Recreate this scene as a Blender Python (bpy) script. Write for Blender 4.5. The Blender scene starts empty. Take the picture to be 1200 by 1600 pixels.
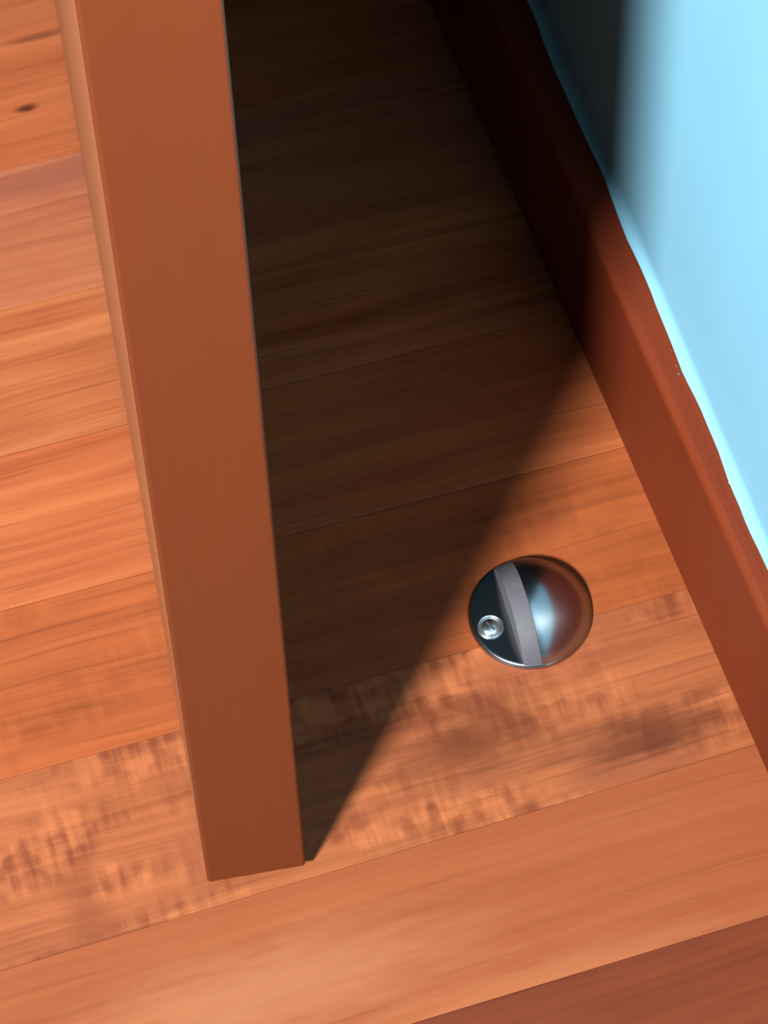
import bpy, bmesh, math, random
from mathutils import Vector, Matrix, noise

random.seed(7)
S = bpy.context.scene
COL = S.collection

# ---------------------------------------------------------------- camera
cam_data = bpy.data.cameras.new('camera')
cam = bpy.data.objects.new('camera', cam_data)
COL.objects.link(cam)
Rx = Vector((0.99907782, -0.03777433, -0.02041092))     # camera right in world
Dn = Vector((-0.04293607, -0.87896962, -0.47494094))    # image down in world
Fw = Vector((0.0, 0.47537933, -0.87978094))             # view direction
m = Matrix.Identity(4)
for i in range(3):
    m[i][0] = Rx[i]; m[i][1] = -Dn[i]; m[i][2] = -Fw[i]
m[2][3] = 1.29416
cam.matrix_world = m
cam_data.sensor_fit = 'VERTICAL'
cam_data.sensor_height = 36.0
cam_data.lens = 6250.0 / 1600.0 * 36.0
cam_data.clip_start = 0.02
S.camera = cam

# ---------------------------------------------------------------- world, lamp, exposure
w = bpy.data.worlds.new('room_ambience')
S.world = w
w.use_nodes = True
bg = w.node_tree.nodes['Background']
bg.inputs['Color'].default_value = (0.17, 0.66, 0.86, 1)
bg.inputs['Strength'].default_value = 0.25

LAMP_DIR = Vector((0.537, 0.843))        # the way the light travels over the floor
ld = bpy.data.lights.new('room_lamp', 'POINT')
ld.energy = 835.0
ld.color = (0.82, 0.96, 1.0)
ld.shadow_soft_size = 0.12
lamp = bpy.data.objects.new('room_lamp', ld)
COL.objects.link(lamp)
lamp.location = (-0.03 - LAMP_DIR.x * 1.32, 0.56 - LAMP_DIR.y * 1.32, 1.72)

S.view_settings.view_transform = 'Standard'
S.view_settings.look = 'None'
S.view_settings.exposure = 0.0
S.view_settings.gamma = 1.0
S.view_settings.use_curve_mapping = False

# ---------------------------------------------------------------- helpers
def srgb(r, g, b):
    f = lambda c: (c / 255 / 12.92) if c / 255 <= 0.04045 else ((c / 255 + 0.055) / 1.055) ** 2.4
    return (f(r), f(g), f(b), 1)

def gain(c, g): return tuple(min(1, a * b) for a, b in zip(c[:3], g)) + (1,)
G_FLOOR, G_SKIRT, G_EDGE = (0.357, 0.367, 0.374), (0.248, 0.214, 0.177), (0.241, 0.221, 0.201)

def link_mesh(name, bm, mat, parent=None, loc=(0, 0, 0), rot=0.0, smooth=False):
    me = bpy.data.meshes.new(name)
    bmesh.ops.recalc_face_normals(bm, faces=bm.faces)
    if smooth:
        for f in bm.faces: f.smooth = True
    bm.to_mesh(me); bm.free()
    o = bpy.data.objects.new(name, me)
    COL.objects.link(o)
    if mat: me.materials.append(mat)
    o.location = loc
    o.rotation_euler = (0, 0, rot)
    if parent: o.parent = parent
    return o

def smooth_by_angle(o, deg=35):
    for p in o.data.polygons: p.use_smooth = True
    bm = bmesh.new(); bm.from_mesh(o.data)
    for e in bm.edges:
        if len(e.link_faces) == 2 and e.calc_face_angle(0) > math.radians(deg): e.smooth = False
    bm.to_mesh(o.data); bm.free()

def tag(o, label=None, cat=None, kind=None, group=None):
    if label: o['label'] = label
    if cat: o['category'] = cat
    if kind: o['kind'] = kind
    if group: o['group'] = group

def box(bm, x0, x1, y0, y1, z0, z1, bevel=0.0, seg=2):
    vs = [bm.verts.new((x, y, z)) for z in (z0, z1) for y in (y0, y1) for x in (x0, x1)]
    fs = [(0, 1, 3, 2), (4, 6, 7, 5), (0, 4, 5, 1), (2, 3, 7, 6), (0, 2, 6, 4), (1, 5, 7, 3)]
    faces = [bm.faces.new([vs[i] for i in f]) for f in fs]
    if bevel:
        edges = list({e for f in faces for e in f.edges})
        bmesh.ops.bevel(bm, geom=edges, offset=bevel, segments=seg, affect='EDGES', profile=0.5)

# ---------------------------------------------------------------- materials
class NT:
    def __init__(self, name):
        self.mat = bpy.data.materials.new(name)
        self.mat.use_nodes = True
        self.t = self.mat.node_tree
        self.p = self.t.nodes['Principled BSDF']
    def n(self, typ, **kw):
        nd = self.t.nodes.new(typ)
        for k, v in kw.items():
            if isinstance(k, str) and hasattr(nd, k): setattr(nd, k, v)
            else: nd.inputs[k].default_value = v
        return nd
    def l(self, a, b): self.t.links.new(a, b)
    def math(self, op, a, b=None, clamp=False):
        nd = self.t.nodes.new('ShaderNodeMath'); nd.operation = op; nd.use_clamp = clamp
        for i, v in enumerate((a, b)):
            if v is None: continue
            if isinstance(v, (int, float)): nd.inputs[i].default_value = v
            else: self.l(v, nd.inputs[i])
        return nd.outputs[0]
    def rng(self, v, a, b, c=0.0, d=1.0):
        nd = self.t.nodes.new('ShaderNodeMapRange')
        nd.interpolation_type = 'SMOOTHSTEP'
        self.l(v, nd.inputs['Value'])
        for k, x in zip(('From Min', 'From Max', 'To Min', 'To Max'), (a, b, c, d)): nd.inputs[k].default_value = x
        return nd.outputs['Result']
    def mapped(self, vec, scale, loc=(0, 0, 0), rot=0.0):
        nd = self.t.nodes.new('ShaderNodeMapping')
        nd.inputs['Scale'].default_value = scale
        nd.inputs['Location'].default_value = loc
        nd.inputs['Rotation'].default_value = (0, 0, rot)
        self.l(vec, nd.inputs['Vector'])
        return nd.outputs[0]
    def noise(self, vec, scale, loc=(0, 0, 0), detail=3.0, rough=0.55, rot=0.0):
        nd = self.t.nodes.new('ShaderNodeTexNoise')
        nd.inputs['Scale'].default_value = 1.0
        nd.inputs['Detail'].default_value = detail
        nd.inputs['Roughness'].default_value = rough
        self.l(self.mapped(vec, scale, loc, rot), nd.inputs['Vector'])
        return nd.outputs['Fac']
    def mix(self, f, a, b, mode='MIX'):
        nd = self.t.nodes.new('ShaderNodeMix'); nd.data_type = 'RGBA'; nd.blend_type = mode
        for i, v in ((0, f), (6, a), (7, b)):
            if isinstance(v, (int, float, tuple)): nd.inputs[i].default_value = v
            else: self.l(v, nd.inputs[i])
        return nd.outputs[2]

def wood(name, light, dark, seed, rough=0.42, contrast=1.0, figure=0.0, marks=(), axis='x', fine=1.0, spec=0.15):
    """Procedural timber with the grain along the object's local x (or z) axis, metres.
    figure: strength of the rippled cross-grain figure; marks: (x, y, rx, ry, colour, strength) natural stains."""
    k = NT(name)
    tc = k.n('ShaderNodeTexCoord')
    vec = tc.outputs['Object']
    if axis == 'z':
        sep = k.n('ShaderNodeSeparateXYZ'); k.l(vec, sep.inputs[0])
        com = k.n('ShaderNodeCombineXYZ')
        k.l(sep.outputs['Z'], com.inputs['X'])
        k.l(k.math('ADD', sep.outputs['X'], sep.outputs['Y']), com.inputs['Y'])
        vec = com.outputs[0]
    warp = k.noise(vec, (5, 14, 1), (seed * 3.1, seed, 0), 2)
    sep = k.n('ShaderNodeSeparateXYZ'); k.l(vec, sep.inputs[0])
    yw = k.math('ADD', sep.outputs['Y'], k.math('MULTIPLY', k.math('SUBTRACT', warp, 0.5), 0.016))
    com = k.n('ShaderNodeCombineXYZ')
    k.l(sep.outputs['X'], com.inputs['X']); k.l(yw, com.inputs['Y']); k.l(sep.outputs['Z'], com.inputs['Z'])
    wv = com.outputs[0]
    broad = k.noise(wv, (3.0, 70, 1), (seed, seed * 7.7, 0), 2)
    streak = k.noise(wv, (9, 300, 1), (seed * 2, seed * 5.3, 0), 4, 0.6)
    fibre = k.noise(wv, (40, 1300, 1), (seed, seed * 2.3, 0), 3, 0.6)
    blot = k.noise(vec, (16, 40, 1), (seed * 1.7, seed * 4.1, 0), 2)
    t = k.math('ADD', k.math('MULTIPLY', k.math('SUBTRACT', broad, 0.5), 1.5 * contrast),
               k.math('MULTIPLY', k.math('SUBTRACT', streak, 0.5), 1.3 * contrast))
    t = k.math('ADD', t, k.math('MULTIPLY', k.math('SUBTRACT', fibre, 0.5), 0.45 * fine))
    t = k.math('ADD', t, k.math('MULTIPLY', k.math('SUBTRACT', blot, 0.5), 0.8 * contrast))
    if figure:
        f1 = k.noise(vec, (260, 34, 1), (seed, seed, 0), 2, 0.5, 0.10)
        f2 = k.noise(vec, (75, 95, 1), (seed * 2.2, seed, 0), 1, 0.4, 0.08)
        msk = k.rng(k.noise(vec, (14, 42, 1), (seed * 5, seed * 2, 0), 2), 0.42, 0.60)
        ff = k.math('ADD', k.math('MULTIPLY', k.rng(f1, 0.36, 0.64, -0.5, 0.5), 0.75),
                    k.math('MULTIPLY', k.rng(f2, 0.42, 0.58, -0.5, 0.5), 0.7))
        t = k.math('ADD', t, k.math('MULTIPLY', k.math('MULTIPLY', ff, msk), figure))
    t = k.math('ADD', t, 0.5, True)
    colr = k.mix(t, dark, light)
    # sparse thin dark pore lines
    line = k.rng(k.noise(wv, (7, 420, 1), (seed * 9, seed, 0), 1), 0.62, 0.72)
    colr = k.mix(k.math('MULTIPLY', line, 0.35 * contrast, True), colr, tuple(c * 0.45 for c in dark[:3]) + (1,))
    for (mx, my, rx, ry, mc, ms) in marks:
        dx = k.math('MULTIPLY', k.math('SUBTRACT', sep.outputs['X'], mx), 1 / rx)
        dy = k.math('MULTIPLY', k.math('SUBTRACT', sep.outputs['Y'], my), 1 / ry)
        d = k.math('SQRT', k.math('ADD', k.math('MULTIPLY', dx, dx), k.math('MULTIPLY', dy, dy)))
        wob = k.noise(vec, (35, 240, 1), (mx * 50, my * 50, 0), 3)
        d = k.math('ADD', d, k.math('MULTIPLY', k.math('SUBTRACT', wob, 0.5), 1.1))
        colr = k.mix(k.math('MULTIPLY', k.rng(d, 0.1, 1.3, 1.0, 0.0), ms), colr, mc)
    k.l(colr, k.p.inputs['Base Color'])
    k.l(k.rng(streak, 0.2, 0.8, rough + 0.06, rough - 0.04), k.p.inputs['Roughness'])
    k.p.inputs['Specular IOR Level'].default_value = spec
    b = k.n('ShaderNodeBump'); b.inputs['Strength'].default_value = 0.12; b.inputs['Distance'].default_value = 0.0004
    k.l(fibre, b.inputs['Height']); k.l(b.outputs[0], k.p.inputs['Normal'])
    return k.mat

def plain(name, col, rough=0.5, metal=0.0, var=0.06, scale=60.0, bump=0.0, spec=0.5):
    k = NT(name)
    tc = k.n('ShaderNodeTexCoord')
    nz = k.noise(tc.outputs['Object'], (scale,) * 3, (0, 0, 0), 4)
    dk = tuple(c * (1 - var) for c in col[:3]) + (1,)
    lt = tuple(min(1, c * (1 + var)) for c in col[:3]) + (1,)
    k.l(k.mix(k.rng(nz, 0.3, 0.7), dk, lt), k.p.inputs['Base Color'])
    k.p.inputs['Roughness'].default_value = rough
    k.p.inputs['Metallic'].default_value = metal
    k.p.inputs['Specular IOR Level'].default_value = spec
    if bump:
        b = k.n('ShaderNodeBump'); b.inputs['Strength'].default_value = bump; b.inputs['Distance'].default_value = 0.0006
        k.l(nz, b.inputs['Height']); k.l(b.outputs[0], k.p.inputs['Normal'])
    return k.mat

M_WALL = plain('turquoise_wall_paint', (0.160, 0.318, 0.405, 1), 0.58, 0, 0.025, 12, 0.10, 0.3)
M_SUB = plain('dark_subfloor', srgb(50, 32, 24), 0.8)
M_EDGE = wood('door_edge_stain', gain(srgb(188, 90, 46), G_EDGE), gain(srgb(164, 75, 40), G_EDGE), 3.3, 0.5, 0.16, axis='z', fine=0.35)
M_FACE = wood('door_face_veneer', gain(srgb(228, 138, 92), G_FLOOR), gain(srgb(196, 106, 66), G_FLOOR), 5.1, 0.42, 0.6, axis='z', fine=0.6)
M_SKIRT = wood('baseboard_stain', gain(srgb(196, 86, 46), G_SKIRT), gain(srgb(160, 62, 32), G_SKIRT), 8.4, 0.55, 0.55, fine=0.4)
M_CHROME = plain('satin_chrome', (0.40, 0.40, 0.42, 1), 0.24, 1.0, 0.04, 90)
M_CHROME_DARK = plain('polished_chrome_plate', (0.42, 0.43, 0.46, 1), 0.18, 1.0, 0.05, 90)
M_RUBBER = plain('grey_rubber', srgb(73, 65, 68), 0.65, 0, 0.06, 300, 0.15, 0.3)
for mm in (M_CHROME, M_CHROME_DARK):
    mm.node_tree.nodes['Principled BSDF'].inputs['Specular Tint'].default_value = (0.45, 0.42, 0.42, 1)
M_SCREW = plain('bright_screw_steel', (0.72, 0.72, 0.72, 1), 0.25, 1.0, 0.05, 400)
M_SLOT = plain('screw_recess_dark', srgb(45, 40, 38), 0.6)  # plain dark colour for the cross bars set on the screw head
M_WHITE = plain('dry_white_paint', srgb(172, 164, 166), 0.6)
M_PALE = plain('pale_dried_paint', srgb(98, 54, 41), 0.6)

# ---------------------------------------------------------------- setting: floor of strips
floor_bm = bmesh.new()
box(floor_bm, -1.6, 0.45, -0.15, 1.42, -0.045, -0.0125)
floor = link_mesh('floor', floor_bm, M_SUB)
tag(floor, 'reddish timber strip floor under the door and the door stop', 'floor', 'structure')

# wall line: outer face of the baseboard n.p = 0.300, n = (0.955, 0.296)
SK_N = Vector((0.955, 0.296)); SK_N.normalize()
SK_OFF = 0.300
SK_ANG = math.atan2(SK_N.y, SK_N.x)

# joints between the floor strips: (y where the joint meets x = 0, slope angle)
JOINTS = [(0.181, 15.0), (0.244, 15.0), (0.307, 15.0), (0.371, 15.1), (0.435, 15.2), (0.4985, 15.3), (0.5635, 15.4), (0.634, 14.5), (0.700, 13.9),
          (0.764, 13.6), (0.827, 13.4), (0.8905, 13.6), (0.955, 13.6), (1.019, 13.6), (1.083, 13.6),
          (1.147, 13.6), (1.211, 13.6), (1.275, 13.6), (1.339, 13.6), (1.403, 13.6)]

def hit_line(y0, ang, off, n):
    """point on the joint where n.p = off"""
    e = Vector((math.cos(ang), math.sin(ang))); p0 = Vector((0, y0))
    t = (off - p0.dot(n)) / e.dot(n)
    return p0 + e * t

def tone(light, dark, **kw): return dict(light=light, dark=dark, **kw)
L1, D1 = srgb(222, 118, 68), srgb(176, 80, 42)
TONES = {  # by index of the joint on the near side of the strip
    5: tone(srgb(206, 108, 64), srgb(174, 80, 45), contrast=0.55, fine=0.6, figure=0.0,
            marks=((-0.05, -0.004, 0.08, 0.022, srgb(222, 134, 90), 0.6), (0.045, -0.030, 0.09, 0.008, srgb(220, 124, 78), 0.6))),
    4: tone(srgb(166, 76, 43), srgb(122, 50, 28), contrast=0.7, fine=0.7),
    6: tone(srgb(232, 126, 76), srgb(162, 78, 46), contrast=0.75, figure=0.62,
            marks=((0.030, -0.001, 0.042, 0.019, srgb(120, 56, 32), 0.75), (0.090, -0.018, 0.040, 0.015, srgb(112, 52, 33), 0.8),
                   (-0.12, -0.022, 0.010, 0.022, srgb(150, 70, 42), 0.55), (-0.075, -0.012, 0.016, 0.012, srgb(180, 92, 60), 0.5))),
    7: tone(srgb(226, 112, 60), srgb(168, 78, 40), contrast=0.8, figure=0.2),
    8: tone(srgb(240, 128, 74), srgb(196, 88, 46), contrast=0.9),
    9: tone(srgb(240, 134, 80), srgb(186, 86, 46), contrast=1.1),
    10: tone(srgb(228, 128, 84), srgb(184, 90, 56), contrast=0.8,
             marks=((-0.10, 0.022, 0.09, 0.009, srgb(170, 90, 70), 0.7),)),
    11: tone(srgb(230, 122, 70), srgb(184, 82, 44), contrast=0.8,
             marks=((-0.1375, -0.0060, 0.005, 0.0022, srgb(96, 40, 22), 0.95), (-0.125, 0.026, 0.02, 0.002, srgb(130, 60, 36), 0.7), (-0.10, 0.016, 0.004, 0.003, srgb(150, 70, 42), 0.6))),
}
SK_FLOOR = SK_OFF + 0.004
for i in range(len(JOINTS) - 1):
    (ya, aa), (yb, ab) = JOINTS[i], JOINTS[i + 1]
    aa, ab = math.radians(aa), math.radians(ab)
    ang = (aa + ab) / 2
    g = 0.0002 if i == 8 else 0.00006
    A0 = Vector((-1.35, ya + g - 1.35 * math.tan(aa))); A1 = hit_line(ya + g, aa, SK_FLOOR, SK_N)
    B0 = Vector((-1.35, yb - g - 1.35 * math.tan(ab))); B1 = hit_line(yb - g, ab, SK_FLOOR, SK_N)
    cen = Vector((0.0, (ya + yb) / 2))
    c, s = math.cos(-ang), math.sin(-ang)
    loc = lambda p: Vector((c * (p - cen).x - s * (p - cen).y, s * (p - cen).x + c * (p - cen).y))
    quad = [loc(p) for p in (A0, A1, B1, B0)]
    e = 0.00016
    inset = [quad[0] + Vector((e, e)), quad[1] + Vector((-e, e)), quad[2] + Vector((-e, -e)), quad[3] + Vector((e, -e))]
    bm = bmesh.new()
    rings = [[bm.verts.new((p.x, p.y, -0.0124)) for p in quad], [bm.verts.new((p.x, p.y, -e)) for p in quad],
             [bm.verts.new((p.x, p.y, 0.0)) for p in inset]]
    for r0, r1 in zip(rings, rings[1:]):
        for q in range(4):
            bm.faces.new((r0[q], r0[(q + 1) % 4], r1[(q + 1) % 4], r1[q]))
    bm.faces.new(rings[2]); bm.faces.new(rings[0][::-1])
    T = TONES.get(i)
    if T is None:
        f = random.uniform(0.85, 1.08)
        T = tone(tuple(min(1, v * f) for v in L1[:3]) + (1,), tuple(v * f for v in D1[:3]) + (1,), contrast=0.85)
    T = dict(T, light=gain(T['light'], G_FLOOR), dark=gain(T['dark'], G_FLOOR))
    if 'marks' in T: T['marks'] = [mk[:4] + (gain(mk[4], G_FLOOR), mk[5]) for mk in T['marks']]
    link_mesh('plank', bm, wood('floor_strip_wood', seed=1.37 * i + 2.0, **T), floor, (cen.x, cen.y, 0), ang)

# ---------------------------------------------------------------- setting: wall with painted bead, back wall
def rot2(p, a): return Vector((math.cos(a) * p.x - math.sin(a) * p.y, math.sin(a) * p.x + math.cos(a) * p.y))
WP, WQ = Vector((0.1303, 0.632)), Vector((0.0645, 0.864))     # the wall face above the baseboard
wd = (WQ - WP).normalized()
WANG = math.atan2(wd.y, wd.x)                                   # local +x runs away along the wall, local -y into the wall
wall_bm = bmesh.new()
box(wall_bm, -0.80, 0.74, -0.10, 0.0, -0.04, 2.45)
wall = link_mesh('wall_right', wall_bm, M_WALL, None, (WP.x, WP.y, 0), WANG)
tag(wall, 'turquoise painted wall above the wooden baseboard', 'wall', 'structure')

# thick paint bead that rounds the wall into the top of the baseboard, a little wavy
bm = bmesh.new()
rows = []
N = 260
for a in range(N + 1):
    x = -0.75 + 1.48 * a / N
    wob = noise.noise(Vector((x * 26, 0.3, 0))) * 0.0011 + noise.noise(Vector((x * 75, 4.2, 0))) * 0.0005
    r = 0.0034 + 0.0008 * noise.noise(Vector((x * 40, 9.0, 0)))
    y_front = max(0.0022, r * 0.75 + 0.0008 + wob)
    ring = []
    for q in range(7):
        t = q / 6 * math.pi / 2
        ring.append(bm.verts.new((x, y_front * (1 - math.sin(t)) , 0.0858 + r * 1.6 * (1 - math.cos(t)) + 0.0005)))
    ring.append(bm.verts.new((x, -0.0005, 0.0858)))
    ring.append(bm.verts.new((x, y_front, 0.0858)))
    rows.append(ring)
for r0, r1 in zip(rows, rows[1:]):
    k = len(r0)
    for q in range(k): bm.faces.new((r0[q], r0[(q + 1) % k], r1[(q + 1) % k], r1[q]))
bm.faces.new(rows[0]); bm.faces.new(rows[-1][::-1])
bead = link_mesh('paint_bead', bm, M_WALL, wall)

back_bm = bmesh.new()
box(back_bm, -0.36, 0.30, 0.0, 0.10, -0.04, 2.45)
back = link_mesh('wall_back', back_bm, M_WALL, None, (-0.06, 1.39, 0), SK_ANG)
tag(back, 'turquoise painted wall in the dark corner behind the open door', 'wall', 'structure')

# ---------------------------------------------------------------- setting: baseboard
SKH = 0.086
bm = bmesh.new()
prof = [(0.0, 0.0), (0.0, SKH - 0.0032), (0.0005, SKH - 0.0016), (0.0016, SKH - 0.0005), (0.0032, SKH), (0.024, SKH), (0.024, 0.0)]
# local x along the board (away from the camera), local y into the wall
NS = 120
rows = []
for a in range(NS + 1):
    x = -0.78 + 1.50 * a / NS
    dz = 0.0004 * noise.noise(Vector((x * 30, 1.7, 0)))
    rows.append([bm.verts.new((x, -y, z + (dz if z > 0.02 else 0))) for y, z in prof])
for r0, r1 in zip(rows, rows[1:]):
    k = len(r0)
    for q in range(k): bm.faces.new((r0[q], r0[(q + 1) % k], r1[(q + 1) % k], r1[q]))
bm.faces.new(rows[0]); bm.faces.new(rows[-1][::-1])
base_p = SK_N * SK_OFF
bdir = Vector((-SK_N.y, SK_N.x))                 # away from the camera
org = base_p + bdir * 0.545
skirt = link_mesh('baseboard_right', bm, M_SKIRT, None, (org.x, org.y, 0), math.atan2(bdir.y, bdir.x))
tag(skirt, 'red brown wooden baseboard with a flat top along the turquoise wall', 'baseboard', 'structure')
# dry flecks of paint left on the top of the board
def fleck(x, y, r, mat, seed):
    bm = bmesh.new()
    k = 9
    top = bm.verts.new((x, y, SKH + 0.0006))
    rim = []
    for q in range(k):
        a = 2 * math.pi * q / k
        rr = r * (0.75 + 0.5 * noise.noise(Vector((math.cos(a) * 2 + seed, math.sin(a) * 2, seed))) + 0.2)
        rim.append(bm.verts.new((x + rr * 1.5 * math.cos(a), y + rr * math.sin(a), SKH - 0.0003)))
    for q in range(k): bm.faces.new((top, rim[q], rim[(q + 1) % k]))
    bm.faces.new(rim[::-1])
    return link_mesh('paint_fleck', bm, mat, skirt, smooth=True)
FLECKS = [(0.0488, -0.0088, 0.0006, M_WHITE), (0.0985, -0.0086, 0.0006, M_PALE), (0.1049, -0.0092, 0.0004, M_PALE),
          (0.0951, -0.0082, 0.0008, M_PALE)]
for q, (x, y, r, mm) in enumerate(FLECKS):
    f = fleck(x, y, r, mm, q * 3.7)
    if mm is M_WHITE: f['label'] = 'white paint fleck'

# ---------------------------------------------------------------- the door
ang_d = math.atan2(0.3793, -0.0541)      # the way the leaf runs back to its hinges
TH, LEN, HT, GAP = 0.0347, 0.80, 2.0, 0.007
A = Vector((-0.0669, 0.5515))
bm = bmesh.new()
box(bm, 0.008, LEN, -TH, 0.0, 0.0, HT, 0.0006, 2)
door = link_mesh('door_1', bm, M_FACE, None, (A.x, A.y, GAP), ang_d)
tag(door, 'open wooden door seen along its red brown front edge', 'door', 'structure')
bm = bmesh.new()
box(bm, 0.0, 0.008, -TH, 0.0, 0.0, HT, 0.0011, 3)
edge = link_mesh('edge_strip', bm, M_EDGE, door)
edge['label'] = 'smooth red brown stained front edge'

smooth_by_angle(bead, 40)
# ---------------------------------------------------------------- the door stop
stop = bpy.data.objects.new('door_stop', None)
COL.objects.link(stop)
stop.empty_display_size = 0.02
stop.location = (0.0512, 0.6546, 0.0)
stop.rotation_euler = (0, 0, math.radians(12.7))
tag(stop, 'half-dome chrome door stop with grey rubber strip screwed to the timber floor', 'door stop')
R, DH, BH = 0.0225, 0.0170, 0.0024
U0, U1 = -0.0080, -0.0016                # the rubber sits between these, the dome beyond U1

def lathe(prof, seg=64):
    bm = bmesh.new()
    rings = []
    for r, z in prof:
        if r < 1e-6: rings.append([bm.verts.new((0, 0, z))])
        else: rings.append([bm.verts.new((r * math.cos(2 * math.pi * q / seg), r * math.sin(2 * math.pi * q / seg), z)) for q in range(seg)])
    for r0, r1 in zip(rings, rings[1:]):
        for q in range(seg):
            a, b = r0[q % len(r0)], r0[(q + 1) % len(r0)]
            c, d = r1[(q + 1) % len(r1)], r1[q % len(r1)]
            vs = []
            for v in (a, b, c, d):
                if v not in vs: vs.append(v)
            if len(vs) > 2: bm.faces.new(vs)
    if len(rings[0]) > 1: bm.faces.new(rings[0][::-1])
    if len(rings[-1]) > 1: bm.faces.new(rings[-1])
    bmesh.ops.recalc_face_normals(bm, faces=bm.faces)
    return bm

def dome_profile(scale, n=22, z0=0.0):
    """a short upright foot, then a cap of a larger sphere"""
    r, foot = R * scale, 0.0014
    h = DH * scale - foot
    rad = (r * r + h * h) / (2 * h)
    top = math.asin(r / rad)
    pts = [(r, z0)]
    for q in range(n + 1):
        t = top * (1 - q / n)
        pts.append((rad * math.sin(t) if q < n else 0.0, foot + h - rad + rad * math.cos(t)))
    return pts

def cut(bm, u, keep_greater):
    geom = bm.verts[:] + bm.edges[:] + bm.faces[:]
    res = bmesh.ops.bisect_plane(bm, geom=geom, plane_co=(u, 0, 0), plane_no=(1, 0, 0), dist=1e-7,
                                 clear_inner=keep_greater, clear_outer=not keep_greater)
    edges = [e for e in res['geom_cut'] if isinstance(e, bmesh.types.BMEdge)]
    bmesh.ops.holes_fill(bm, edges=edges, sides=0)

bm = lathe([(R * 0.99, 0), (R, 0.0004), (R, 0.0012), (R * 0.985, 0.0020), (R * 0.955, BH), (R * 0.93, BH)], 72)
o = link_mesh('base_plate', bm, M_CHROME_DARK, stop); smooth_by_angle(o, 50)
bm = lathe(dome_profile(0.99), 72); cut(bm, U1 + 0.0001, True)
o = link_mesh('dome', bm, M_CHROME, stop); smooth_by_angle(o, 50)
bm = lathe(dome_profile(0.985, z0=0.0006), 72); cut(bm, U1, False); cut(bm, U0, True)
bmesh.ops.dissolve_degenerate(bm, dist=1e-5, edges=bm.edges)
bmesh.ops.triangulate(bm, faces=[f for f in bm.faces if len(f.verts) > 4])
o = link_mesh('rubber_strip', bm, M_RUBBER, stop); smooth_by_angle(o, 40)
o['label'] = 'grey rubber buffer strip'
# screw: raised rim, dished head, cross recess
sx, sy = -0.0155, -0.0023
bm = lathe([(0.0049, BH - 0.0004), (0.0049, BH + 0.0003), (0.0046, BH + 0.0007), (0.0042, BH + 0.0007), (0.0038, BH + 0.0002), (0.0037, BH - 0.0003)], 40)
o = link_mesh('screw_rim', bm, M_SCREW, stop, (sx, sy, 0)); smooth_by_angle(o, 60)
bm = lathe([(0.0037, BH - 0.0004), (0.0036, BH + 0.0003), (0.0028, BH + 0.0008), (0.0014, BH + 0.0011), (0.0, BH + 0.0012)], 40)
screw = link_mesh('screw', bm, M_SCREW, stop, (sx, sy, 0)); smooth_by_angle(screw, 60)
bm = bmesh.new()
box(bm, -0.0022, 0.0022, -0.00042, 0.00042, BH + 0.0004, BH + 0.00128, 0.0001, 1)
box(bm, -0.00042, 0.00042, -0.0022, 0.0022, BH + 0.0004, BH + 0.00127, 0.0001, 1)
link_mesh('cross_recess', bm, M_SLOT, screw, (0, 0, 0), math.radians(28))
